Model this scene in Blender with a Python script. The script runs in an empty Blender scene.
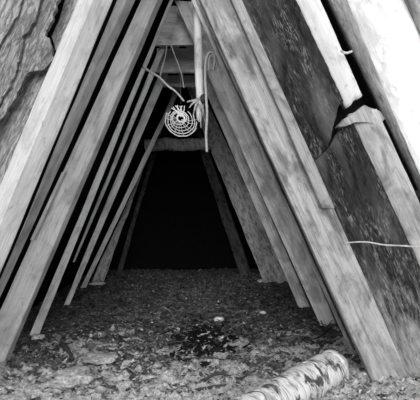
import bpy, bmesh, math, random
from mathutils import Vector, Matrix, noise
random.seed(7)
S = bpy.context.scene
COL = S.collection

# ------------------------------------------------------------------ camera
FPX, W, H = 480.0, 420, 400
CAMH = 0.85
cam = bpy.data.cameras.new('camera')
cam.sensor_fit = 'HORIZONTAL'; cam.sensor_width = 36.0
cam.lens = FPX / W * 36.0
cam.clip_start = 0.05
camo = bpy.data.objects.new('camera', cam)
COL.objects.link(camo)
yaw = math.atan(27 / FPX); pitch = math.atan(16 / FPX)
camo.location = (0, 0, CAMH)
camo.rotation_euler = (math.pi / 2 + pitch, 0, -yaw)
S.camera = camo
RM = camo.rotation_euler.to_matrix()
ORG = Vector((0, 0, CAMH))

def P(px, py, Y):
    """point of the place at depth Y seen at a pixel of the survey photograph"""
    d = RM @ Vector(((px - W / 2) / FPX, -(py - H / 2) / FPX, -1))
    return ORG + d * (Y / d.y)

def G(px, py, z=0.0):
    d = RM @ Vector(((px - W / 2) / FPX, -(py - H / 2) / FPX, -1))
    return ORG + d * ((z - CAMH) / d.z)

# ------------------------------------------------------------------ materials
def nodes(name):
    m = bpy.data.materials.new(name); m.use_nodes = True
    nt = m.node_tree
    b = nt.nodes['Principled BSDF']
    b.inputs['Roughness'].default_value = 0.85
    if 'Specular IOR Level' in b.inputs: b.inputs['Specular IOR Level'].default_value = 0.15
    return m, nt, b

def coords(nt, ang, scale, seed=0.0):
    tc = nt.nodes.new('ShaderNodeTexCoord')
    oi = nt.nodes.new('ShaderNodeObjectInfo')
    r = nt.nodes.new('ShaderNodeMapping'); r.vector_type = 'POINT'
    r.inputs['Rotation'].default_value = (0, ang, 0)
    nt.links.new(tc.outputs['Object'], r.inputs['Vector'])
    s = nt.nodes.new('ShaderNodeMapping')
    s.inputs['Scale'].default_value = scale
    mul = nt.nodes.new('ShaderNodeMath'); mul.operation = 'MULTIPLY_ADD'
    mul.inputs[1].default_value = 40.0; mul.inputs[2].default_value = seed
    nt.links.new(oi.outputs['Random'], mul.inputs[0])
    nt.links.new(mul.outputs[0], s.inputs['Location'])
    nt.links.new(r.outputs[0], s.inputs['Vector'])
    return s.outputs[0]

def ntex(nt, vec, scale, detail=6, rough=0.6, dist=0.0):
    n = nt.nodes.new('ShaderNodeTexNoise')
    n.inputs['Scale'].default_value = scale
    n.inputs['Detail'].default_value = detail
    n.inputs['Roughness'].default_value = rough
    n.inputs['Distortion'].default_value = dist
    nt.links.new(vec, n.inputs['Vector'])
    return n.outputs['Fac']

def ramp(nt, fac, stops):
    r = nt.nodes.new('ShaderNodeValToRGB')
    e = r.color_ramp.elements
    while len(e) < len(stops): e.new(0.5)
    for i, (p, v) in enumerate(stops):
        e[i].position = p
        e[i].color = (v, v, v, 1)
    nt.links.new(fac, r.inputs['Fac'])
    return r.outputs['Color']

def mixc(nt, mode, fac, a, b):
    m = nt.nodes.new('ShaderNodeMixRGB'); m.blend_type = mode
    if isinstance(fac, float): m.inputs['Fac'].default_value = fac
    else: nt.links.new(fac, m.inputs['Fac'])
    for i, v in ((1, a), (2, b)):
        if isinstance(v, float): m.inputs[i].default_value = (v, v, v, 1)
        else: nt.links.new(v, m.inputs[i])
    return m.outputs[0]

def bump(nt, b, h, strength, dist):
    n = nt.nodes.new('ShaderNodeBump')
    n.inputs['Strength'].default_value = strength
    n.inputs['Distance'].default_value = dist
    nt.links.new(h, n.inputs['Height'])
    nt.links.new(n.outputs[0], b.inputs['Normal'])

ANG = {'l': -math.atan2(1.08, 2.5), 'r': math.atan2(1.08, 2.4), 'v': 0.0, 'h': math.pi / 2}

def wood(name, v, side, contrast=0.35, blotch=0.3, bumpy=0.5):
    m, nt, b = nodes(name)
    ang = ANG[side]
    g = ntex(nt, coords(nt, ang, (60, 60, 1.6)), 1.0, 8, 0.65, 0.3)
    grain = ramp(nt, g, [(0.25, v * (1 - contrast)), (0.5, v), (0.8, v * (1 + contrast * 0.35))])
    bl = ntex(nt, coords(nt, ang, (10, 10, 5), 5.0), 1.0, 5, 0.6, 0.6)
    blc = ramp(nt, bl, [(0.36, 1 - blotch * 1.2), (0.55, 1.0)])
    sp = ntex(nt, coords(nt, ang, (45, 45, 22), 9.0), 1.0, 4, 0.6)
    spc = ramp(nt, sp, [(0.30, 0.55), (0.40, 1.0)])
    c = mixc(nt, 'MULTIPLY', 1.0, grain, blc)
    c = mixc(nt, 'MULTIPLY', 0.7, c, spc)
    fi = ntex(nt, coords(nt, ang, (230, 230, 5), 2.0), 1.0, 4, 0.7)
    c = mixc(nt, 'MULTIPLY', 1.0, c, ramp(nt, fi, [(0.32, 1 - contrast * .7), (0.55, 1.0)]))
    nt.links.new(c, b.inputs['Base Color'])
    bump(nt, b, g, bumpy, 0.006)
    return m

def bark(name, lo, hi, side, s=(38, 38, 7), bumpy=1.0, fleck=0.0, splash=0.0, crack=0.0):
    m, nt, b = nodes(name)
    ang = ANG[side]
    g = ntex(nt, coords(nt, ang, s), 1.0, 9, 0.7, 0.8)
    c = ramp(nt, g, [(0.35, lo * 0.6), (0.5, (lo + hi) * 0.5), (0.7, hi)])
    big = ntex(nt, coords(nt, ang, (6, 6, 2.5), 3.0), 1.0, 5, 0.6, 0.5)
    c = mixc(nt, 'MULTIPLY', 0.8, c, ramp(nt, big, [(0.35, 0.45), (0.62, 1.0)]))
    if crack > 0:           # furrows between the bark scales
        fu = ntex(nt, coords(nt, ang, (34, 34, 6), 13.0), 1.0, 7, 0.62, 0.6)
        fr = ramp(nt, fu, [(0.455, 1.0), (0.485, 1 - crack), (0.50, 1 - crack), (0.53, 1.0)])
        c = mixc(nt, 'MULTIPLY', 1.0, c, fr)
        g = mixc(nt, 'MULTIPLY', 1.0, g, fr)
    if fleck > 0:
        f = ntex(nt, coords(nt, ang, (130, 130, 22), 11.0), 1.0, 5, 0.7)
        pm = ntex(nt, coords(nt, ang, (14, 14, 4), 31.0), 1.0, 5, 0.65)
        fm = mixc(nt, 'MULTIPLY', 1.0, ramp(nt, f, [(0.48, 0.0), (0.66, 0.9)]), ramp(nt, pm, [(0.45, 0.06), (0.62, 1.0)]))
        c = mixc(nt, 'MIX', fm, c, fleck)
        f2 = ntex(nt, coords(nt, ang, (5, 5, 1.6), 17.0), 1.0, 4, 0.55)
        c = mixc(nt, 'MIX', ramp(nt, f2, [(0.50, 0.0), (0.75, 0.6)]), c, fleck * 0.85)
    if splash > 0:          # dried mud splashed up from the ground
        tc = nt.nodes.new('ShaderNodeTexCoord'); sz = nt.nodes.new('ShaderNodeSeparateXYZ')
        nt.links.new(tc.outputs['Object'], sz.inputs[0])
        st = ntex(nt, coords(nt, ang, (50, 50, 8), 21.0), 1.0, 6, 0.7)
        ad = nt.nodes.new('ShaderNodeMath'); ad.operation = 'MULTIPLY_ADD'
        nt.links.new(sz.outputs['Z'], ad.inputs[0]); ad.inputs[1].default_value = -0.55; nt.links.new(st, ad.inputs[2])
        c = mixc(nt, 'MIX', ramp(nt, ad.outputs[0], [(0.20, 0.0), (0.52, 0.9)]), c, splash)
    nt.links.new(c, b.inputs['Base Color'])
    bump(nt, b, g, bumpy, 0.02)
    return m

def plain(name, v, rough=0.9, var=0.3, s=30):
    m, nt, b = nodes(name)
    g = ntex(nt, coords(nt, 0, (s, s, s)), 1.0, 5, 0.6)
    nt.links.new(ramp(nt, g, [(0.3, v * (1 - var)), (0.7, v * (1 + var * 0.5))]), b.inputs['Base Color'])
    b.inputs['Roughness'].default_value = rough
    bump(nt, b, g, 0.4, 0.01)
    return m

M = {}
M['plank_l'] = wood('weathered_plank_left', 0.52, 'l', 0.35, 0.3)
M['plank_l_pale'] = wood('pale_plank_left', 0.52, 'l', 0.25, 0.25)
M['plank_l_dull'] = wood('dull_plank_left', 0.50, 'l', 0.35, 0.35)
M['plank_r'] = wood('weathered_plank_right', 0.35, 'r', 0.55, 0.5, 1.0)
M['plank_r_dull'] = wood('dull_plank_right', 0.40, 'r', 0.4, 0.35)
M['inner_l'] = wood('inner_plank_left', 0.78, 'l', 0.35, 0.3)
M['inner_r'] = wood('inner_plank_right', 0.86, 'r', 0.45, 0.4, 0.8)
M['split_grey'] = wood('greyed_sapwood', 0.42, 'r', 0.35, 0.45, 0.8)
M['lath_r'] = wood('rough_lath_right', 0.30, 'r', 0.6, 0.5, 1.0)
M['board_h'] = wood('cross_board', 0.88, 'h', 0.35, 0.3)
M['post'] = wood('peeled_pole', 0.8, 'v', 0.2, 0.35)
M['sapwood'] = wood('pale_sapwood', 0.6, 'r', 0.12, 0.18)
M['sapwood_streak'] = wood('streaked_sapwood', 0.78, 'r', 0.2, 0.28)
M['split'] = wood('split_wood', 0.34, 'r', 0.4, 0.4, 0.8)
M['bark_dark'] = bark('dark_bark', 0.006, 0.05, 'r', (55, 55, 9), 1.0, 0.30, 0.42)
M['bark_upper'] = bark('dark_bark_upper', 0.006, 0.05, 'r', (55, 55, 9), 1.0, 0.28)
M['bark_grey_r'] = bark('grey_bark_right', 0.24, 0.48, 'r', (60, 60, 12), 0.8)
M['bark_grey_l'] = bark('grey_bark_left', 0.34, 0.60, 'l', (75, 75, 14), 1.0, 0, 0, 0.4)
M['bark_in_l'] = bark('rough_bark_left', 0.2, 0.8, 'l', (30, 30, 10), 1.0)
M['bark_in_r'] = bark('rough_bark_right', 0.2, 0.9, 'r', (30, 30, 10), 1.0)
M['bark_shade'] = bark('shade_darkened_bark', 0.02, 0.14, 'r', (30, 30, 10), 1.0)  # darkened copy of the rough bark, shade at the back painted in
M['turf'] = plain('shade_black_turf', 0.004, 1.0, 0.5, 12)  # near black, so shade in the gaps is painted into the cover
M['rope'] = plain('pale_cord', 0.42, 0.9, 0.3, 90)
M['twig_pale'] = plain('pale_twig', 0.42, 0.9, 0.4, 60)
M['twig_dark'] = plain('dark_twig', 0.06, 0.9, 0.4, 60)
M['wicker'] = plain('pale_wicker', 0.78, 0.8, 0.15, 80)
M['stone'] = plain('pale_stone', 0.75, 0.9, 0.35, 40)
M['clod'] = plain('dry_or_lit_earth', 0.42, 1.0, 0.7, 50)
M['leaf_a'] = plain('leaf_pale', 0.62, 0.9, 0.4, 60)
M['leaf_b'] = plain('leaf_mid', 0.32, 0.9, 0.4, 60)
M['leaf_c'] = plain('leaf_dark', 0.05, 0.9, 0.4, 60)
M['leaf_d'] = plain('leaf_black', 0.012, 0.9, 0.4, 60)

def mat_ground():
    m, nt, b = nodes('earth_floor')  # soil set dark, painting in the shade of the interior
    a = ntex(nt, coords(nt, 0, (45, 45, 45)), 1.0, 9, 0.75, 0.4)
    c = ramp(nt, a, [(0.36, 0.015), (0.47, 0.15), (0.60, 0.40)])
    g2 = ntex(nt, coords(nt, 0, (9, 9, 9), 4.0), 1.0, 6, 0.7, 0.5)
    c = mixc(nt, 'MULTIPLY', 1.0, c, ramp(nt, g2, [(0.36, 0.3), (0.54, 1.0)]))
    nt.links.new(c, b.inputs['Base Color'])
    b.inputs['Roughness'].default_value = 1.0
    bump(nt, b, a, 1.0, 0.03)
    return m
M['ground'] = mat_ground()

def mat_lit_earth():
    m, nt, b = nodes('lit_pale_earth')  # pale tone carries painted daylight on the entrance earth
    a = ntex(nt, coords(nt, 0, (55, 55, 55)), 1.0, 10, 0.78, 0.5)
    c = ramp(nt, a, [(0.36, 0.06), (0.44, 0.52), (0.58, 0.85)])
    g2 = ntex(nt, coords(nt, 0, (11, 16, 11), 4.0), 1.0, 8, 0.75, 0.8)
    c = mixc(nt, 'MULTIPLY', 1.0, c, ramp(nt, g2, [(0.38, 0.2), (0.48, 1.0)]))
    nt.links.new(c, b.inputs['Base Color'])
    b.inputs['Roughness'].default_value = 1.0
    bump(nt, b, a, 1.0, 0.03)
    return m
M['lit_earth'] = mat_lit_earth()

def mat_birch():
    m, nt, b = nodes('birch_bark')
    tc = nt.nodes.new('ShaderNodeTexCoord')
    mp = nt.nodes.new('ShaderNodeMapping'); mp.inputs['Scale'].default_value = (12, 12, 75)
    nt.links.new(tc.outputs['Object'], mp.inputs['Vector'])
    a = ntex(nt, mp.outputs[0], 1.0, 6, 0.6, 1.2)
    c = ramp(nt, a, [(0.36, 0.25), (0.46, 0.45), (0.56, 0.60)])
    mp2 = nt.nodes.new('ShaderNodeMapping'); mp2.inputs['Scale'].default_value = (9, 9, 16)
    mp2.inputs['Location'].default_value = (3, 1, 7)
    nt.links.new(tc.outputs['Object'], mp2.inputs['Vector'])
    d = ntex(nt, mp2.outputs[0], 1.0, 6, 0.65, 0.8)
    c = mixc(nt, 'MULTIPLY', 1.0, c, ramp(nt, d, [(0.40, 0.12), (0.50, 1.0)]))
    nt.links.new(c, b.inputs['Base Color'])
    bump(nt, b, a, 0.6, 0.01)
    return m
M['birch'] = mat_birch()

# ------------------------------------------------------------------ object helpers
def tag(o, label=None, cat=None, group=None, kind=None):
    if label: o['label'] = label
    if cat: o['category'] = cat
    if group: o['group'] = group
    if kind: o['kind'] = kind
    return o

def empty(name, loc):
    o = bpy.data.objects.new(name, None); COL.objects.link(o)
    o.location = loc; o.empty_display_size = 0.1
    return o

def link(name, bm, mat, parent=None, smooth=False, origin=None):
    bmesh.ops.recalc_face_normals(bm, faces=bm.faces[:])
    if origin is None:
        zs = min(v.co.z for v in bm.verts)
        low = [v.co for v in bm.verts if v.co.z < zs + 0.06]
        origin = sum(low, Vector()) / len(low)
    origin = Vector(origin)
    for v in bm.verts: v.co -= origin
    me = bpy.data.meshes.new(name)
    bm.to_mesh(me); bm.free()
    if isinstance(mat, (list, tuple)):
        for x in mat: me.materials.append(x)
    else: me.materials.append(mat)
    if smooth:
        for p in me.polygons: p.use_smooth = True
    o = bpy.data.objects.new(name, me); COL.objects.link(o)
    if parent:
        o.parent = parent
        o.location = origin - parent.location
    else: o.location = origin
    return o

class Edge:
    """a straight board edge standing at depth Y (Yt at its head), sampled by height"""
    def __init__(s, p0, p1, Y, Yt=None):
        Yt = Y if Yt is None else Yt
        a, b = P(p0[0], p0[1], Yt), P(p1[0], p1[1], Y)
        s.b, s.d = b, (a - b) / (a.z - b.z)
    def __call__(s, z): return s.b + s.d * (z - s.b.z)
    def zat(s, py): # height at which the edge is seen at row py
        lo, hi = -1.0, 5.0
        for _ in range(40):
            mid = (lo + hi) / 2
            p = RM.transposed() @ (s(mid) - ORG)
            y = H / 2 - FPX * p.y / -p.z
            if y > py: lo = mid
            else: hi = mid
        return lo

def wob(z, seed, amp, f=2.2):
    return amp * (noise.noise(Vector((z * f, seed, 0.3))) + 0.5 * noise.noise(Vector((z * f * 4, seed, 7.7))))

def board_bm(edges, back, zb=-0.04, zt=2.75, seed=0, amp=0.004, n=40, round_=0.004):
    """solid plank: edges = visible corner lines left to right, back = vectors from first and last corner to the hidden corners"""
    bm = bmesh.new(); rings = []
    k = len(edges)
    for i in range(n + 1):
        z = zb + (zt - zb) * i / n
        pts = [e(z) for e in edges]
        for j, p in enumerate(pts): p.x += wob(z, seed + j * 3.1, amp); p.y += wob(z, seed + j * 5.3 + 40, amp)
        full = pts + [pts[-1] + back[1], pts[0] + back[0]]
        out = []
        m = len(full)
        for j in range(m):           # chamfer each corner a little
            p, q, r = full[j - 1], full[j], full[(j + 1) % m]
            c = round_
            d1 = (p - q); d2 = (r - q)
            out.append(q + d1.normalized() * min(c, d1.length * .3)); out.append(q + d2.normalized() * min(c, d2.length * .3))
        rings.append([bm.verts.new(p) for p in out])
    for a, b in zip(rings, rings[1:]):
        m = len(a)
        for j in range(m): bm.faces.new((a[j], a[(j + 1) % m], b[(j + 1) % m], b[j]))
    bm.faces.new(rings[0]); bm.faces.new(rings[-1])
    return bm

def board(name, lines, mat, label, back, cat='plank', zb=-0.04, zt=2.75, seed=0, amp=0.004, parent=None, group=None, bot=None, top=None, over=.0):
    E = [Edge(*l) for l in lines]
    if bot: zb = E[-1].zat(bot)
    left = E[0](0.0).x < 0                      # heads meet under the ridge
    e = E[-1] if left else E[0]
    zt = min(zt, e.b.z - e.b.x * 1.0 / e.d.x + (over - .02) / abs(e.d.x) if abs(e.d.x) > 1e-4 else zt)
    if top: zt = E[-1].zat(top)
    bm = board_bm(E, [Vector(b) for b in back], zb, zt, seed, amp)
    o = link(name, bm, M[mat], parent)
    if label: tag(o, label, cat, group)
    return o

def slab_bm(e0, e1, z0, z1, thick, nu=14, nv=60, disp=0.012, f=(30, 6), seed=0.0, bulge=0.03):
    """bark slab: columns across from edge e0 to e1; z0(u), z1(u) its lower and upper end"""
    bm = bmesh.new(); F = []; B = []
    for i in range(nu + 1):
        u = i / nu; a, b = z0(u), z1(u); cf = []; cb = []
        for j in range(nv + 1):
            z = a + (b - a) * j / nv
            p = e0(z).lerp(e1(z), u)
            h = noise.fractal(Vector((p.x * f[0] - z * f[0] * .0 + seed, z * f[1], seed)), 0.8, 2.1, 4)
            rid = abs(noise.noise(Vector((u * 9 + seed + wob(z, seed, .8), z * 2.2, 2.0))))
            dep = -disp * h - bulge * math.sin(math.pi * u) - disp * rid
            q = p + Vector((0, dep, 0))
            cf.append(bm.verts.new(q)); cb.append(bm.verts.new(p + Vector((0, thick, 0))))
        F.append(cf); B.append(cb)
    for i in range(nu):
        for j in range(nv):
            bm.faces.new((F[i][j], F[i + 1][j], F[i + 1][j + 1], F[i][j + 1]))
            bm.faces.new((B[i][j], B[i][j + 1], B[i + 1][j + 1], B[i + 1][j]))
    for j in range(nv):
        bm.faces.new((F[0][j], F[0][j + 1], B[0][j + 1], B[0][j]))
        bm.faces.new((F[nu][j], B[nu][j], B[nu][j + 1], F[nu][j + 1]))
    for i in range(nu):
        bm.faces.new((F[i][0], B[i][0], B[i + 1][0], F[i + 1][0]))
        bm.faces.new((F[i][nv], F[i + 1][nv], B[i + 1][nv], B[i][nv]))
    return bm

def interp(x, pts):
    if x <= pts[0][0]: return pts[0][1]
    for (a, b), (c, d) in zip(pts, pts[1:]):
        if x <= c: return b + (d - b) * (x - a) / (c - a)
    return pts[-1][1]

def tube_bm(bm, pts, rads, seg=8, jit=0.0, seed=0):
    pts = [Vector(p) for p in pts]
    if not isinstance(rads, (list, tuple)): rads = [rads] * len(pts)
    rings = []; ref = None
    for i, p in enumerate(pts):
        t = (pts[min(i + 1, len(pts) - 1)] - pts[max(i - 1, 0)]).normalized()
        if ref is None:
            ref = t.orthogonal().normalized()
        ref = (ref - t * ref.dot(t)).normalized()
        bn = t.cross(ref)
        ring = []
        for k in range(seg):
            a = 2 * math.pi * k / seg
            r = rads[i] * (1 + jit * noise.noise(Vector((p.x * 30 + math.cos(a), p.z * 30 + math.sin(a), p.y * 30 + seed))))
            ring.append(bm.verts.new(p + (ref * math.cos(a) + bn * math.sin(a)) * r))
        rings.append(ring)
    for a, b in zip(rings, rings[1:]):
        for k in range(seg): bm.faces.new((a[k], a[(k + 1) % seg], b[(k + 1) % seg], b[k]))
    bm.faces.new(rings[0]); bm.faces.new(rings[-1][::-1])
    return bm

def smooth_path(pts, n=6):
    pts = [Vector(p) for p in pts]; out = []
    for i in range(len(pts) - 1):
        p0, p1, p2, p3 = pts[max(i - 1, 0)], pts[i], pts[i + 1], pts[min(i + 2, len(pts) - 1)]
        for k in range(n):
            t = k / n
            out.append(0.5 * ((2 * p1) + (p2 - p0) * t + (2 * p0 - 5 * p1 + 4 * p2 - p3) * t * t + (3 * p1 - p0 - 3 * p2 + p3) * t ** 3))
    out.append(pts[-1]); return out

def lump_bm(c, size, seed=0, rough=0.3, sub=3):
    bm = bmesh.new()
    bmesh.ops.create_icosphere(bm, subdivisions=sub, radius=1)
    for v in bm.verts:
        n = noise.fractal(v.co * 1.6 + Vector((seed, 0, 0)), 0.7, 2.0, 5)
        s = 1 + rough * n
        v.co = Vector((v.co.x * size[0] * s, v.co.y * size[1] * s, v.co.z * size[2] * s)) + Vector(c)
    return bm

# ------------------------------------------------------------------ ground
def gz(x, y):
    """height of the earth floor"""
    if abs(x) > 2.5 or y < 1.0 or y > 8: return 0.0
    p = Vector((x * 2.2, y * 2.2, 0.4))
    h = 0.018 * noise.noise(p) + 0.014 * noise.noise(p * 3.1) + 0.026 * noise.fractal(p * 7, 0.7, 2, 4)
    return h
bm = bmesh.new()
xs = [-14, -8, -4, -3] + [-2.4 + 4.8 * i / 420 for i in range(421)] + [3, 4, 8, 14]
ys = [-14, -8, -3, 0, 0.8] + [1.2 + (i / 420) ** 1.6 * 6.6 for i in range(421)] + [8.2, 9.5]
V = [[bm.verts.new((x, y, gz(x, y))) for x in xs] for y in ys]
for j in range(len(ys) - 1):
    for i in range(len(xs) - 1):
        bm.faces.new((V[j][i], V[j][i + 1], V[j + 1][i + 1], V[j + 1][i]))
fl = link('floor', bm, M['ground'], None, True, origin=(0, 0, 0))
tag(fl, kind='structure')

# pale earth at the entrance, its tone painting in daylight that fades inward
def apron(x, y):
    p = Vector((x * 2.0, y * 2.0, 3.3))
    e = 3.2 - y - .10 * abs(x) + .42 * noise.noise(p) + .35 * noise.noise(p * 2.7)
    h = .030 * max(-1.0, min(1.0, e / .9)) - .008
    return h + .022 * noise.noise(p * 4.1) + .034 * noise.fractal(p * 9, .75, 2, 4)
def surf(x, y):
    return max(gz(x, y), apron(x, y)) if .8 < y < 4 and abs(x) < 2.3 else gz(x, y)
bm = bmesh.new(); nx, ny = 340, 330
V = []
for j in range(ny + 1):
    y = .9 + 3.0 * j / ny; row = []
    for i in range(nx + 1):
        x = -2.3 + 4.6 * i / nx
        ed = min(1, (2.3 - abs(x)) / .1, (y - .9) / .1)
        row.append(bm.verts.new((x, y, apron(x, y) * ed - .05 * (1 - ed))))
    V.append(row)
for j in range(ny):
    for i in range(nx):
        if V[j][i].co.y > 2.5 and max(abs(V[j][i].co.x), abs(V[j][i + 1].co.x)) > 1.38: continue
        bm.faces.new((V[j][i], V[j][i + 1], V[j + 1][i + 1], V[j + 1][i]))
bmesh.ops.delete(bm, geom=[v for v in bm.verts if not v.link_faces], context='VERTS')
tag(link('dry_or_lit_earth', bm, M['lit_earth'], None, True, origin=(0, 2, 0)), 'pale crumbly earth at the entrance of the shelter, its paleness painted daylight', 'earth', kind='stuff')

# ------------------------------------------------------------------ turf cover round the shelter, plus backing added to block sky light
def prism(name, pts, y0, y1, mat):
    bm = bmesh.new()
    a = [bm.verts.new((x, y0, z)) for x, z in pts]; b = [bm.verts.new((x, y1, z)) for x, z in pts]
    n = len(pts)
    for i in range(n): bm.faces.new((a[i], a[(i + 1) % n], b[(i + 1) % n], b[i]))
    bm.faces.new(a); bm.faces.new(b[::-1])
    o = link(name, bm, M[mat], None, origin=(0, y0, 0)); tag(o, kind='structure'); return o
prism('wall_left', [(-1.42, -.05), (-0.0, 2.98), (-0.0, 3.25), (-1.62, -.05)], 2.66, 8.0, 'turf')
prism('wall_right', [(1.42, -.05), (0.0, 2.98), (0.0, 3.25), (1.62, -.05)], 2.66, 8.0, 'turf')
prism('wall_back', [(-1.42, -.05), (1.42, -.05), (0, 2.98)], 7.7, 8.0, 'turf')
prism('sky_block_1', [(-1.42, -.05), (-0.0, 2.98), (-0.0, 3.6), (-3.2, 3.6), (-3.2, -.05)], 2.56, 2.66, 'turf')  # added backing behind the slabs, keeps sky light out of the gaps
prism('sky_block_2', [(1.42, -.05), (0.0, 2.98), (0.0, 3.6), (3.2, 3.6), (3.2, -.05)], 2.56, 2.66, 'turf')

# ------------------------------------------------------------------ planks of the left side
b4 = lambda y, x=0.0: ((x, y, 0), (x, y, 0))
board('plank', [((78, 0), (0, 183), 2.22), ((92, 0), (40, 127), 2.13), ((113, 0), (0, 275), 2.20)], 'plank_l_pale',
      'wide pale plank with a lighter long edge, leftmost beside the peeling bark', ((0.02, .03, 0), (-0.03, .05, 0)), seed=1)
board('plank', [((116.5, 0), (22, 228), 2.42), ((126, 0), (26, 222), 2.42), ((133, 5), (32, 228), 2.50)], 'plank_l',
      'narrow plank showing a grey side, close behind the wide leftmost pale plank', ((0, .08, 0), (-.03, 0.01, 0)), seed=2)
board('plank', [((141, 0), (2, 305), 2.84), ((158, 0), (7, 356), 2.86), ((163, 0), (12.5, 353), 2.92)], 'plank_l',
      'broad grey plank whose foot stands on the earth in the lower left corner', ((0, .05, 0), (-.02, 0.005, 0)), seed=3)
board('wood_strip', [((58, 180), (30, 240), 2.815), ((61.5, 180), (34, 240), 2.815)], 'plank_l_pale',
      'thin pale wood strip fixed along the left edge of the broad grey plank', b4(.02), cat='strip', seed=4, bot=240, top=172, amp=.002)
board('plank', [((170, 0), (31, 331), 3.5), ((173.5, 0), (40.5, 331), 3.52)], 'inner_l',
      'narrow plank with a pale stone at its foot, left side', b4(.05, -.01), seed=5)
board('wood_strip', [((152, 67), (84, 235), 4.0), ((158, 67), (86.5, 235), 4.02)], 'inner_l',
      'slim tapering strip of wood in the dark gap between two left planks', b4(.03, -.01), cat='strip', seed=6, bot=262)
board('plank', [((162, 67), (66, 300), 4.65), ((171, 67), (74, 294), 4.66)], 'inner_l',
      'narrow mid-grey plank deeper in on the left, before the pale wood chip', b4(.05, -.01), seed=7)
board('plank', [((125.5, 194), (81, 287), 5.6), ((130.5, 194), (87, 285), 5.62)], 'inner_l',
      'dim slender plank beside the wavy bark-edged slab, left side', b4(.05, -.01), seed=8)
board('waney_slab', [((131, 194), (92, 282), 6.1), ((135.5, 194), (104, 280), 6.12)], 'bark_in_l',
      'wavy rough-barked slab standing on the left with a pale wood chip at its foot', b4(.05, -.01), cat='slab', seed=9, amp=.02)
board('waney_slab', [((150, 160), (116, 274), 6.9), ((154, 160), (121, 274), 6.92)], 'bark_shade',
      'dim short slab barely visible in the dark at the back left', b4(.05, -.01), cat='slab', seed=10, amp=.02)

# ------------------------------------------------------------------ planks of the right side
board('plank', [((200, 0), (375, 388), 2.40), ((242, 0), (411, 382), 2.44)], 'plank_r',
      'big broad weathered plank in front on the right, its foot beside the birch log', b4(.05), seed=21)
board('wood_strip', [((232, 0), (322, 208), 2.385), ((242, 0), (335, 207), 2.385)], 'lath_r',
      'rough lath lying on the right edge of the big front plank, square lower end', b4(.03), cat='strip', seed=22, bot=208, amp=.003)
board('plank', [((198.5, 16), (347.5, 345), 2.95), ((202.5, 16), (351.5, 345), 2.97)], 'inner_r',
      'narrow plank edge showing just behind the big front plank, right side', b4(.05, .02), seed=23)
board('plank', [((176, 4), (321, 327), 3.70), ((226, 60), (331, 312), 3.72)], 'inner_r',
      'medium wide plank with worn pointed foot, second behind the big front plank on the right', b4(.05, .02), over=.09, seed=24)
board('plank', [((209, 100), (299, 308), 4.48), ((224, 110), (309, 305), 4.5)], 'inner_r',
      'slim light plank between the medium wide plank and the rough-barked slab', b4(.05, .02), seed=25)
board('waney_slab', [((207, 140), (262, 279), 6.1), ((226, 140), (287, 279), 6.14)], 'bark_in_r',
      'rough-barked slab with wavy edge at the back of the right side', b4(.06, .02), cat='slab', seed=26, amp=.014)
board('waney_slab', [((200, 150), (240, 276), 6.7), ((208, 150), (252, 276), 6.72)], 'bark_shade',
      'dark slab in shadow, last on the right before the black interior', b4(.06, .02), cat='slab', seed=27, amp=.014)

# ------------------------------------------------------------------ barked slabs outside on the right
L1 = Edge((237, 0), (404, 382), 2.49)
bi = Edge((296, 0), (345, 105), 2.38)
bo = Edge((320, 0), (362, 95), 2.34)
bi2 = bi
bo2 = Edge((377, 110), (420, 203), 2.33)
zrow = lambda e, y: e.zat(y)
up = lambda u: zrow(bi, interp(u, [(0, 163), (.4, 147), (.5, 139), (.62, 127), (.75, 117), (.88, 106), (1, 101)]))
dn = lambda u: zrow(bi, interp(u, [(0, 163.5), (.4, 148), (.6, 136), (.78, 126), (.9, 120), (1, 116)]))
slab = empty('bark_slab', L1(0.0))
tag(slab, 'large dark bark-covered slab with a deep crack, right of the big front plank', 'slab')
link('bark_face', slab_bm(L1, bi, up, lambda u: 2.75, .05, 40, 120, .010, (34, 7), 1.0, .02), M['bark_upper'], slab, True)
link('bark_face', slab_bm(L1, bi2, lambda u: -.05, dn, .05, 40, 150, .010, (34, 7), 1.0, .02), M['bark_dark'], slab, True)
link('sapwood_edge', slab_bm(bi, bo, lambda u: zrow(bo, 106 - 11 * u + 1 * math.sin(u * 9)), lambda u: 2.75, .05, 10, 60, .004, (20, 8), 2.0, .008), M['sapwood'], slab, True)
link('sapwood_edge', slab_bm(bi2, bo2, lambda u: -.05, lambda u: zrow(bo2, 112 - 3 * u), .05, 10, 90, .004, (20, 8), 3.0, .008), M['split_grey'], slab, True)
def poly(pts, Yf, thick, seed):
    bm = bmesh.new(); ring = []
    for i in range(len(pts)):
        a, b = pts[i], pts[(i + 1) % len(pts)]
        for k in range(4):
            t = k / 4; x = a[0] + (b[0] - a[0]) * t; y = a[1] + (b[1] - a[1]) * t
            n_ = .7 * noise.noise(Vector((x * .4, y * .4, seed)))
            ring.append(P(x + n_, y + n_, Yf))
    A = [bm.verts.new(p) for p in ring]; B = [bm.verts.new(p + Vector((0, thick, 0))) for p in ring]
    n = len(ring)
    for i in range(n): bm.faces.new((A[i], A[(i + 1) % n], B[(i + 1) % n], B[i]))
    bm.faces.new(A); bm.faces.new(B[::-1])
    return bm
link('split_end', poly([(338, 126), (345, 118.5), (354, 113), (364, 105), (371, 108), (380, 111), (385, 119), (378, 125), (366, 122), (356, 122), (348, 125), (342, 127)], 2.335, .05, 1), M['split'], slab)

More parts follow.
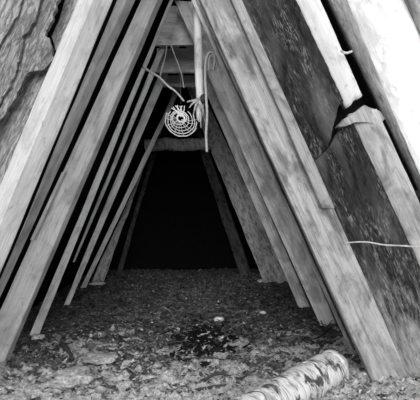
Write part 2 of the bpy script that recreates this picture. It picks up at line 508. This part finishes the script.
s2a, s2b, s2c = Edge((330, 0), (420, 190), 2.36), Edge((347, 0), (415, 165), 2.31), Edge((405, 0), (437, 72), 2.27)
sl2 = empty('bark_slab', s2a(0.0))
tag(sl2, 'bright sawn slab with a grey bark edge in the upper right corner', 'slab')
link('bark_edge', slab_bm(s2a, s2b, lambda u: -.05, lambda u: 2.75, .05, 12, 110, .008, (30, 7), 5.0, .01), M['bark_grey_r'], sl2, True)
link('sawn_face', slab_bm(s2b, s2c, lambda u: -.05, lambda u: 2.75, .06, 8, 40, .002, (10, 4), 6.0, .01), M['sapwood_streak'], sl2, True)
s3a, s3b = Edge((408, 0), (440, 72), 2.24), Edge((470, 0), (502, 72), 2.16)
tag(link('bark_slab', slab_bm(s3a, s3b, lambda u: -.05, lambda u: 2.75, .05, 8, 60, .006, (20, 5), 7.0, .01), M['plank_r'], None, True),
    'pale slab cut off by the frame at the far upper right corner', 'slab')
# twig across the cracked slab
bm = bmesh.new()
tube_bm(bm, smooth_path([P(344, 243, 2.40), P(365, 242, 2.33), P(385, 245, 2.29), P(405, 246, 2.27), P(426, 248, 2.27)]), .0042, 6, .3)
tag(link('twig', bm, M['twig_pale'], None, True), 'thin pale twig lying across the dark barked slab at right', 'twig')
bm = bmesh.new()
tube_bm(bm, smooth_path([P(341, 51, 2.30), P(346, 53, 2.28), P(352, 51.5, 2.28)]), .006, 6, .3)
tag(link('wood_splinter', bm, M['sapwood'], None, True), 'tiny pale splinter bridging the dark gap beside the bright slab', 'splinter')

# ------------------------------------------------------------------ bark slab on the left
sl0 = empty('bark_slab', P(-40, 330, 2.3))
tag(sl0, 'slab of grey peeling bark at the upper left beside the pale plank', 'slab')
def sheet_bm(xl, xr, ya, yb, Y, thick, disp, seed, nu=70, nv=260):
    bm = bmesh.new(); F = []; B = []
    for j in range(nv + 1):
        py = ya + (yb - ya) * j / nv; a, b = xl(py), xr(py)
        b += 2.0 * noise.noise(Vector((py * .18, seed, 1))) + 1.2 * noise.noise(Vector((py * .6, seed, 4)))
        rf = []; rb = []
        for i in range(nu + 1):
            u = i / nu; px = a + (b - a) * u
            p = P(px, py, Y)
            s = p.x * .92 - (p.z) * .39      # across the leaning grain
            l = p.x * .39 + p.z * .92
            h = noise.fractal(Vector((s * 45 + seed, l * 9, seed)), .8, 2.1, 4)
            h2 = -abs(noise.noise(Vector((s * 30, l * 6, seed + 3)))) ** .5 * .7
            d = -disp * h - disp * 1.2 * h2
            rf.append(bm.verts.new(p + Vector((0, d, 0)))); rb.append(bm.verts.new(p + Vector((0, thick, 0))))
        F.append(rf); B.append(rb)
    for j in range(nv):
        for i in range(nu):
            bm.faces.new((F[j][i], F[j][i + 1], F[j + 1][i + 1], F[j + 1][i])); bm.faces.new((B[j][i], B[j + 1][i], B[j + 1][i + 1], B[j][i + 1]))
        bm.faces.new((F[j][0], F[j + 1][0], B[j + 1][0], B[j][0])); bm.faces.new((F[j][nu], B[j][nu], B[j + 1][nu], F[j + 1][nu]))
    for i in range(nu):
        bm.faces.new((F[0][i], B[0][i], B[0][i + 1], F[0][i + 1])); bm.faces.new((F[nv][i], F[nv][i + 1], B[nv][i + 1], B[nv][i]))
    return bm
lin = lambda y: -75 - .43 * y
knob = [(-200, 146), (-40, 78), (0, 58), (20, 52), (36, 44), (38, 49), (44, 51), (52, 53), (60, 52), (66, 47), (70, 43), (71, 30), (74, 26), (85, 21), (98, 15), (112, 6), (125, -4), (330, -92)]
k0 = [(y, x + (7 if y < 37 else 3.2)) for y, x in knob]
link('bark_layer', sheet_bm(lambda y: interp(y, k0), lambda y: 84 - .426 * y, -160, 330, 2.41, .03, .004, 1.0), M['bark_grey_l'], sl0)
link('bark_layer', sheet_bm(lin, lambda y: interp(y, knob), -160, 330, 2.315, .03, .004, 4.0), M['bark_grey_l'], sl0)
k2 = [(-200, 126), (-40, 58), (0, 40), (10, 38), (20, 35), (30, 28), (36, 23), (46, 22), (56, 20), (66, 17), (80, 12), (95, 4), (110, -6), (330, -105)]
link('bark_layer', sheet_bm(lin, lambda y: interp(y, k2), -160, 330, 2.282, .018, .004, 8.0), M['bark_grey_l'], sl0)
k3 = [(-200, 102), (-40, 34), (0, 22), (14, 18), (40, 2), (60, -8), (330, -120)]
link('bark_layer', sheet_bm(lin, lambda y: interp(y, k3), -160, 330, 2.258, .012, .004, 12.0), M['bark_grey_l'], sl0)

# ------------------------------------------------------------------ cross boards under the ridge
def cross_board(pts, Y, label, seed):
    bm = bmesh.new()
    f = [P(x, y, Y) for x, y in pts]
    ring = []
    for i in range(len(f)):
        a, b = f[i], f[(i + 1) % len(f)]
        for k in range(8):
            p = a.lerp(b, k / 8); p.z += wob(p.x * 6 + p.z * 3, seed, .003); ring.append(p)
    A = [bm.verts.new(p) for p in ring]; B = [bm.verts.new(p + Vector((0, .03, 0))) for p in ring]
    n = len(ring)
    for i in range(n): bm.faces.new((A[i], A[(i + 1) % n], B[(i + 1) % n], B[i]))
    bm.faces.new(A); bm.faces.new(B[::-1])
    return tag(link('cross_board', bm, M['board_h'], None), label, 'board', None)
cross_board([(169, 6), (176, 6), (200, 45), (152, 45)], 3.9, 'topmost grey cross board, tapering upward under the ridge', 1)
cross_board([(157, 48.5), (200, 48.5), (208, 72.5), (155, 72.5)], 4.4, 'second grey cross board from the top, behind the cords', 2)
cross_board([(161, 75.5), (202, 75.5), (208, 86.5), (158, 86.5)], 4.9, 'lowest grey cross board, just above the round wicker coil', 3)
bm = bmesh.new()
tube_bm(bm, smooth_path([P(146, 146, 6.4), P(165, 144, 6.35), P(182, 145, 6.4), P(212, 143, 6.4)]), .085, 12, .25, 3)
tag(link('roof_pole', bm, M['bark_in_r'], None, True), 'dim round pole lying across the top of the dark interior', 'pole')

# ------------------------------------------------------------------ hanging things
pole = [P(197, -60, 3.05), P(197, 0, 3.05), P(198, 40, 3.05), P(199, 75, 3.05), P(200, 96, 3.05), P(200, 112, 3.06), P(199, 122, 3.07)]
bm = bmesh.new(); tube_bm(bm, smooth_path(pole, 5), [.027] * 16 + [.026] * 5 + [.024, .024, .025, .026, .027, .026, .022, .017, .010, .005], 12, .12)
pp = link('hanging_pole', bm, M['post'], None, True)
tag(pp, 'pale peeled upright pole hanging under the ridge left of the big front plank', 'pole')
bm = lump_bm(P(203, 99, 3.02), (.022, .015, .026), 3, .5)
link('knot', bm, M['twig_dark'], pp, True)
for k, (dx, dy) in enumerate([(-10, 8), (-6, 16), (6, 22), (2, 28), (-12, 2)]):
    bm = bmesh.new(); tube_bm(bm, smooth_path([P(199, 100, 3.03), P(199 + dx * .6, 100 + dy * .4, 3.0), P(199 + dx, 100 + dy, 3.0)], 4), [.010, .010, .009, .008, .007, .006, .005, .004, .003], 6, .4, k)
    link('bark_shred', bm, M['bark_in_r'], pp, True)
bm = bmesh.new()
tube_bm(bm, smooth_path([P(213, 70, 2.85), P(215, 60, 2.83), P(213, 53, 2.82), P(209, 53, 2.82), P(206, 60, 2.83), P(205, 75, 2.85), P(206, 95, 2.86), P(207, 115, 2.87), P(206, 135, 2.88), P(207, 152, 2.9)]), .008, 8, .2)
rp = link('rope', bm, M['rope'], None, True)
tag(rp, 'pale cord looped at the top and hanging beside the peeled pole', 'rope')
bm = bmesh.new(); tube_bm(bm, smooth_path([P(217, 66, 2.85), P(216, 57, 2.84), P(212, 55.5, 2.84), P(209, 59, 2.84), P(209, 70, 2.86)]), .006, 8, .2)
link('loop_strand', bm, M['rope'], rp, True)
bm = bmesh.new()
tube_bm(bm, smooth_path([P(143, 67, 3.2), P(152, 73, 3.15), P(160, 78, 3.1), P(168, 86, 3.05), P(176, 92, 3.02), P(184, 101, 3.0)]), [.008] * 12 + [.007] * 10 + [.006] * 9, 7, .35)
tw = link('twig', bm, M['twig_pale'], None, True)
tag(tw, 'pale slanting twig above the round wicker coil', 'twig')
bm = bmesh.new(); tube_bm(bm, smooth_path([P(160, 78, 3.1), P(162, 68, 3.1), P(165, 58, 3.1), P(167, 46, 3.12)]), .0022, 5, .3)
link('side_shoot', bm, M['twig_pale'], tw, True)
for i, pts in enumerate([[(171, 45), (175, 56), (181, 72), (184, 88)], [(180, 74), (180.5, 90), (181, 104)]]):
    bm = bmesh.new(); tube_bm(bm, smooth_path([P(x, y, 3.1) for x, y in pts]), .0024, 5, .3)
    tag(link('string', bm, M['twig_dark' if i else 'rope'], None, True), ['thin slanting string in front of the second cross board', 'dark upright string from which the round wicker coil hangs'][i], 'string')

# round wicker coil
cc = P(181, 121, 3.0)
coil = empty('wicker_coil', cc); tag(coil, 'round pale coil of bent wicker hanging over the dark interior', 'coil')
ax = Matrix.Rotation(math.radians(-12), 3, 'Z') @ Matrix.Rotation(math.radians(28), 3, 'X')
def circ(r, a0, a1, off=0, n=40, sq=1.0, ph=0):
    return [cc + ax @ Vector((r * math.cos(a0 + (a1 - a0) * k / n), off, sq * r * math.sin(a0 + (a1 - a0) * k / n))) for k in range(n + 1)]
D = math.radians
for r, a0, a1, off, t, ex, ez in [(.100, -215, -5, 0, .0036, 0, 0), (.086, -225, 25, -.012, .0034, .004, .006), (.104, -165, -30, .03, .0034, -.002, -.006), (.070, -235, 50, -.02, .003, .006, .012),
        (.054, -250, 80, -.026, .003, .0, .018), (.038, -260, 90, -.03, .0034, -.008, .022), (.022, -270, 80, -.034, .006, .006, .026), (.03, -100, 210, -.036, .0045, .012, .03)]:
    bm = bmesh.new(); tube_bm(bm, [p + Vector((ex + .004 * noise.noise(p * 30), 0, ez + .004 * noise.noise(p * 37))) for p in circ(r, D(a0), D(a1), off)], t * .72, 7, .3, r * 90)
    link('hoop', bm, M['wicker'], coil, True)
for k in range(11):
    a = D(-205 + k * 21 + random.uniform(-7, 7))
    pts = [cc + ax @ Vector((r * math.cos(a), o, r * math.sin(a) + (.02 if r < .05 else .008))) for r, o in [(.012, -.036), (.036, -.032), (.06, -.025), (.085, -.012), (.104, .002)]]
    bm = bmesh.new(); tube_bm(bm, pts, .0014, 6, .3, k); link('spoke', bm, M['wicker'], coil, True)
for k in range(7):
    bm = bmesh.new(); a = D(70 + k * 9)
    s = cc + Vector((.0, -.03, .02)); e = s + Vector((math.cos(a) * .09 - .01, random.uniform(-.02, .02), math.sin(a) * .07))
    tube_bm(bm, smooth_path([s, s.lerp(e, .5) + Vector((.008 * (-1) ** k, 0, .006)), e], 4), .0028, 6, .4, k)
    link('loose_end', bm, M['wicker'], coil, True)

# ------------------------------------------------------------------ birch log
ea, eb = Vector((.785, 2.46, .068)), Vector((.15, 1.85, .03))
axis = (eb - ea); Ln = axis.length
bm = bmesh.new(); rings = []
seg, nl = 48, 60
for i in range(nl + 1):
    t = i / nl
    r = .094 * (1 - .1 * t)
    if t < .04: r *= .86 + .14 * (t / .04) ** .5
    ring = []
    for k in range(seg):
        a = 2 * math.pi * k / seg
        rr = r * (1 + .07 * noise.noise(Vector((math.cos(a) * 1.5, math.sin(a) * 1.5, t * 5))) + .02 * noise.noise(Vector((math.cos(a) * 6, math.sin(a) * 6, t * 22))))
        zz = t * Ln + (.018 * noise.noise(Vector((math.cos(a) * 3, math.sin(a) * 3, 9))) if i == 0 else 0)
        ring.append(bm.verts.new((rr * math.cos(a), rr * math.sin(a), zz)))
    rings.append(ring)
for a, b in zip(rings, rings[1:]):
    for k in range(seg): bm.faces.new((a[k], b[k], b[(k + 1) % seg], a[(k + 1) % seg]))
bm.faces.new(rings[-1][::-1])
bm.faces.new(rings[0])
rot = axis.to_track_quat('Z', 'Y')
lg = link('birch_log', bm, M['birch'], None, True, origin=(0, 0, 0))
lg.location = ea; lg.rotation_mode = 'QUATERNION'; lg.rotation_quaternion = rot
tag(lg, 'white birch log with peeling bark on the earth in the lower right foreground', 'log')
mw = Matrix.Translation(ea) @ rot.to_matrix().to_4x4()
# curled strips of peeling bark
for k, (t0, a0, ln, wd) in enumerate([(.08, 2.0, 1.3, .05), (.22, 1.2, 1.5, .06), (.4, 2.3, 1.2, .05), (.02, 0.6, 1.2, .045)]):
    bm = bmesh.new(); n = 14; A = []
    for i in range(n + 1):
        a = a0 + ln * i / n; r = .093 * (1 - .1 * t0) * (1.035 + .14 * max(0, i / n - .6) ** 1.2)
        row = []
        for w in (0, .5, 1):
            zz = t0 * Ln + wd * w + .008 * noise.noise(Vector((a * 3, w * 4, k)))
            row.append((Vector((r * math.cos(a), r * math.sin(a), zz)), Vector(((r - .003) * math.cos(a), (r - .003) * math.sin(a), zz))))
        A.append([(bm.verts.new(p), bm.verts.new(q)) for p, q in row])
    for i in range(n):
        for j in range(2):
            bm.faces.new([A[i][j][0], A[i + 1][j][0], A[i + 1][j + 1][0], A[i][j + 1][0]])
            bm.faces.new([A[i][j][1], A[i][j + 1][1], A[i + 1][j + 1][1], A[i + 1][j][1]])
        for j in (0, 2): bm.faces.new([A[i][j][0], A[i][j][1], A[i + 1][j][1], A[i + 1][j][0]])
    for i in (0, n):
        for j in range(2): bm.faces.new([A[i][j][0], A[i][j + 1][0], A[i][j + 1][1], A[i][j][1]])
    o = link('bark_strip', bm, M['birch'], None, True, origin=(0, 0, 0)); o.parent = lg

# ------------------------------------------------------------------ stones, clods, chips and twigs on the earth
def lump(name, px, py, size, mat, label, cat, seed, rough=.35, sink=.35):
    g = G(px, py); c = Vector((g.x, g.y, surf(g.x, g.y) + size[2] * (1 - sink)))
    return tag(link(name, lump_bm(c, size, seed, rough, 4), M[mat], None, True), label, cat)
lump('stone', 38, 337, (.045, .05, .022), 'stone', 'pale stone at the foot of the narrow left plank', 'stone', 2)
lump('wood_chip', 97, 285, (.09, .05, .02), 'stone', 'pale chip on the earth below the wavy slab, back left', 'wood chip', 5)
lump('wood_chip', 262, 281, (.07, .06, .03), 'stone', 'pale chip at the foot of the rough-barked slab, back right', 'wood chip', 6)
lump('earth_clod', 72, 384, (.10, .13, .035), 'clod', 'large light clod of earth in the left foreground, below the dark bark chip', 'clod', 8, .4)
lump('earth_clod', 100, 362, (.11, .10, .022), 'clod', 'flat clod of earth to the right of the dark bark chip', 'clod', 9, .4)
lump('stone', 364, 380, (.022, .02, .014), 'stone', 'small pale stone between the birch log and the big front plank', 'stone', 12)
lump('stone', 263, 314, (.025, .02, .014), 'stone', 'tiny pale stone on the shaded earth, right of centre', 'stone', 13)
lump('stone', 219, 320, (.04, .03, .02), 'stone', 'greyish stone on the shaded earth near the middle, above the dark leaves', 'stone', 14)
def ground_twig(pts, r, mat, label, cat='twig', lift=.008):
    q = []
    for i, (x, y) in enumerate(pts):
        g = G(x, y); q.append(Vector((g.x, g.y, surf(g.x, g.y) + lift)))
    bm = bmesh.new(); pa = smooth_path(q, 5); tube_bm(bm, pa, [r * (1 - .6 * i / len(pa)) for i in range(len(pa))], 6, .4)
    return tag(link('twig' if cat == 'twig' else 'bark_chip', bm, M[mat], None, True), label, cat)
ground_twig([(330, 331), (318, 340), (300, 345), (284, 350), (274, 357)], .006, 'twig_dark', 'dark crooked twig on the earth leading to the foot of the pointed plank')
ground_twig([(246, 327), (258, 325), (272, 325)], .012, 'twig_dark', 'short dark stick on the shaded earth, right of the dark leaves')
ground_twig([(262, 333), (250, 337), (238, 340)], .006, 'twig_dark', 'thin dark stick just below the short dark stick')
ground_twig([(62, 349), (67, 356), (73, 364)], .018, 'twig_dark', 'dark bark chip on the earth between the two light clods', 'bark chip', .015)
ground_twig([(200, 386), (218, 383), (240, 382), (256, 376)], .009, 'twig_dark', 'dark stick lying left of the birch log in the foreground')
ground_twig([(195, 396), (212, 395), (226, 394)], .010, 'twig_dark', 'dark stick at the bottom edge, nearest the camera')
ground_twig([(163, 310), (170, 313), (175, 322), (177, 331)], .005, 'twig_pale', 'pale curved stem standing among the leaves in the middle', 'twig', .02)
ground_twig([(160, 350), (172, 346), (190, 345)], .009, 'twig_dark', 'dark stick on the earth left of the dark leaf clump')
ground_twig([(185, 362), (205, 363), (226, 361), (246, 365)], .008, 'twig_dark', 'long dark stick below the dark leaf clump')

ground_twig([(319, 322), (324, 333), (322, 345)], .004, 'twig_dark', 'thin dark twig standing closest to the pointed foot of the second plank', 'twig', .03)
ground_twig([(333, 322), (326, 334), (312, 338)], .004, 'twig_dark', 'thin dark twig crossing over the others beside the pointed plank foot', 'twig', .03)
ground_twig([(338, 338), (325, 331), (316, 327)], .0035, 'twig_dark', 'short dark twig lowest in the tangle beside the pointed plank foot', 'twig', .03)

def litter(name, spots, mats, label, cat):
    bm = bmesh.new()
    for (x, y, s, mi) in spots:
        z = surf(x, y) + random.uniform(.002, .014)
        R = Matrix.Rotation(random.uniform(0, 6.28), 3, 'Z') @ Matrix.Rotation(random.gauss(0, .35), 3, 'X') @ Matrix.Rotation(random.gauss(0, .35), 3, 'Y')
        l, w = s, s * random.uniform(.25, .7); c = Vector((x, y, z)); cu = s * random.uniform(-.25, .35)
        top = [Vector((-l, 0, cu)), Vector((-l * .3, -w, 0)), Vector((l * .5, -w * .8, .1 * cu)), Vector((l, 0, cu)), Vector((l * .4, w, 0)), Vector((-l * .4, w * .8, .1 * cu))]
        v = [bm.verts.new(c + R @ p) for p in top]; v2 = [bm.verts.new(c + R @ (p - Vector((0, 0, .0015)))) for p in top]
        fs = [bm.faces.new(v), bm.faces.new(v2[::-1])]
        for i in range(6): fs.append(bm.faces.new((v[i], v2[i], v2[(i + 1) % 6], v[(i + 1) % 6])))
        for f_ in fs: f_.material_index = mi
    o = link(name, bm, [M[m] for m in mats], None, False, origin=(0, 3, 0))
    return tag(o, label, cat, kind='stuff')
spots = []
for _ in range(3800):               # sparse leaves over the whole floor
    y = 1.7 + random.random() ** 1.4 * 5.3; x = random.uniform(-1.02, 1.02)
    if y < 2.4: x = random.uniform(-1.5, 1.5)
    spots.append((x, y, random.uniform(.004, .017), random.choices([0, 1, 2], [2, 4, 5])[0]))
for _ in range(4500):              # pale bark and wood crumbs, dense at the entrance to paint in daylight
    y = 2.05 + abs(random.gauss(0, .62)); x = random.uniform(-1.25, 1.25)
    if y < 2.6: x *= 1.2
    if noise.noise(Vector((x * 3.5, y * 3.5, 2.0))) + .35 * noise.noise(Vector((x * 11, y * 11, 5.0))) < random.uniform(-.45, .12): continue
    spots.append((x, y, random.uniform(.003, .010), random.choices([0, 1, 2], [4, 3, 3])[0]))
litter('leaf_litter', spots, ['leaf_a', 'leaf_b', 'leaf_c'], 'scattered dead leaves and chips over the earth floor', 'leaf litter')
spots = []
for _ in range(620):
    g = G(random.gauss(204, 17), 340 + random.gauss(0, 9) + 2)
    if 2 < g.y < 5: spots.append((g.x, g.y, random.uniform(.012, .035), random.choices([0, 1], [16, 1])[0]))
litter('leaf_clump', spots, ['leaf_d', 'leaf_a'], 'dark clump of wet dead leaves in the middle of the floor', 'leaves')

# ------------------------------------------------------------------ light
w = bpy.data.worlds.new('overcast_sky'); S.world = w; w.use_nodes = True
nt = w.node_tree; bg = nt.nodes['Background']
tc = nt.nodes.new('ShaderNodeTexCoord'); sx = nt.nodes.new('ShaderNodeSeparateXYZ')
nt.links.new(tc.outputs['Generated'], sx.inputs[0])
# overcast sky, brighter towards the zenith
nt.links.new(ramp(nt, sx.outputs['Z'], [(0.0, .30), (0.35, .55), (1.0, 1.0)]), bg.inputs['Color'])
bg.inputs['Strength'].default_value = 1.7
sun = bpy.data.lights.new('sun', 'SUN'); sun.energy = 2.8; sun.angle = math.radians(34)
so = bpy.data.objects.new('sun', sun); COL.objects.link(so)
el, az = math.radians(6), math.radians(-3)      # behind the camera, from its left
dirv = Vector((math.sin(az) * math.cos(el), -math.cos(az) * math.cos(el), math.sin(el)))
so.rotation_euler = dirv.to_track_quat('Z', 'Y').to_euler()
so.location = dirv * 6

vs = S.view_settings
S.display_settings.display_device = 'sRGB'
vs.view_transform = 'Standard'; vs.look = 'None'; vs.gamma = 1.0; vs.use_curve_mapping = False
vs.exposure = 0.33
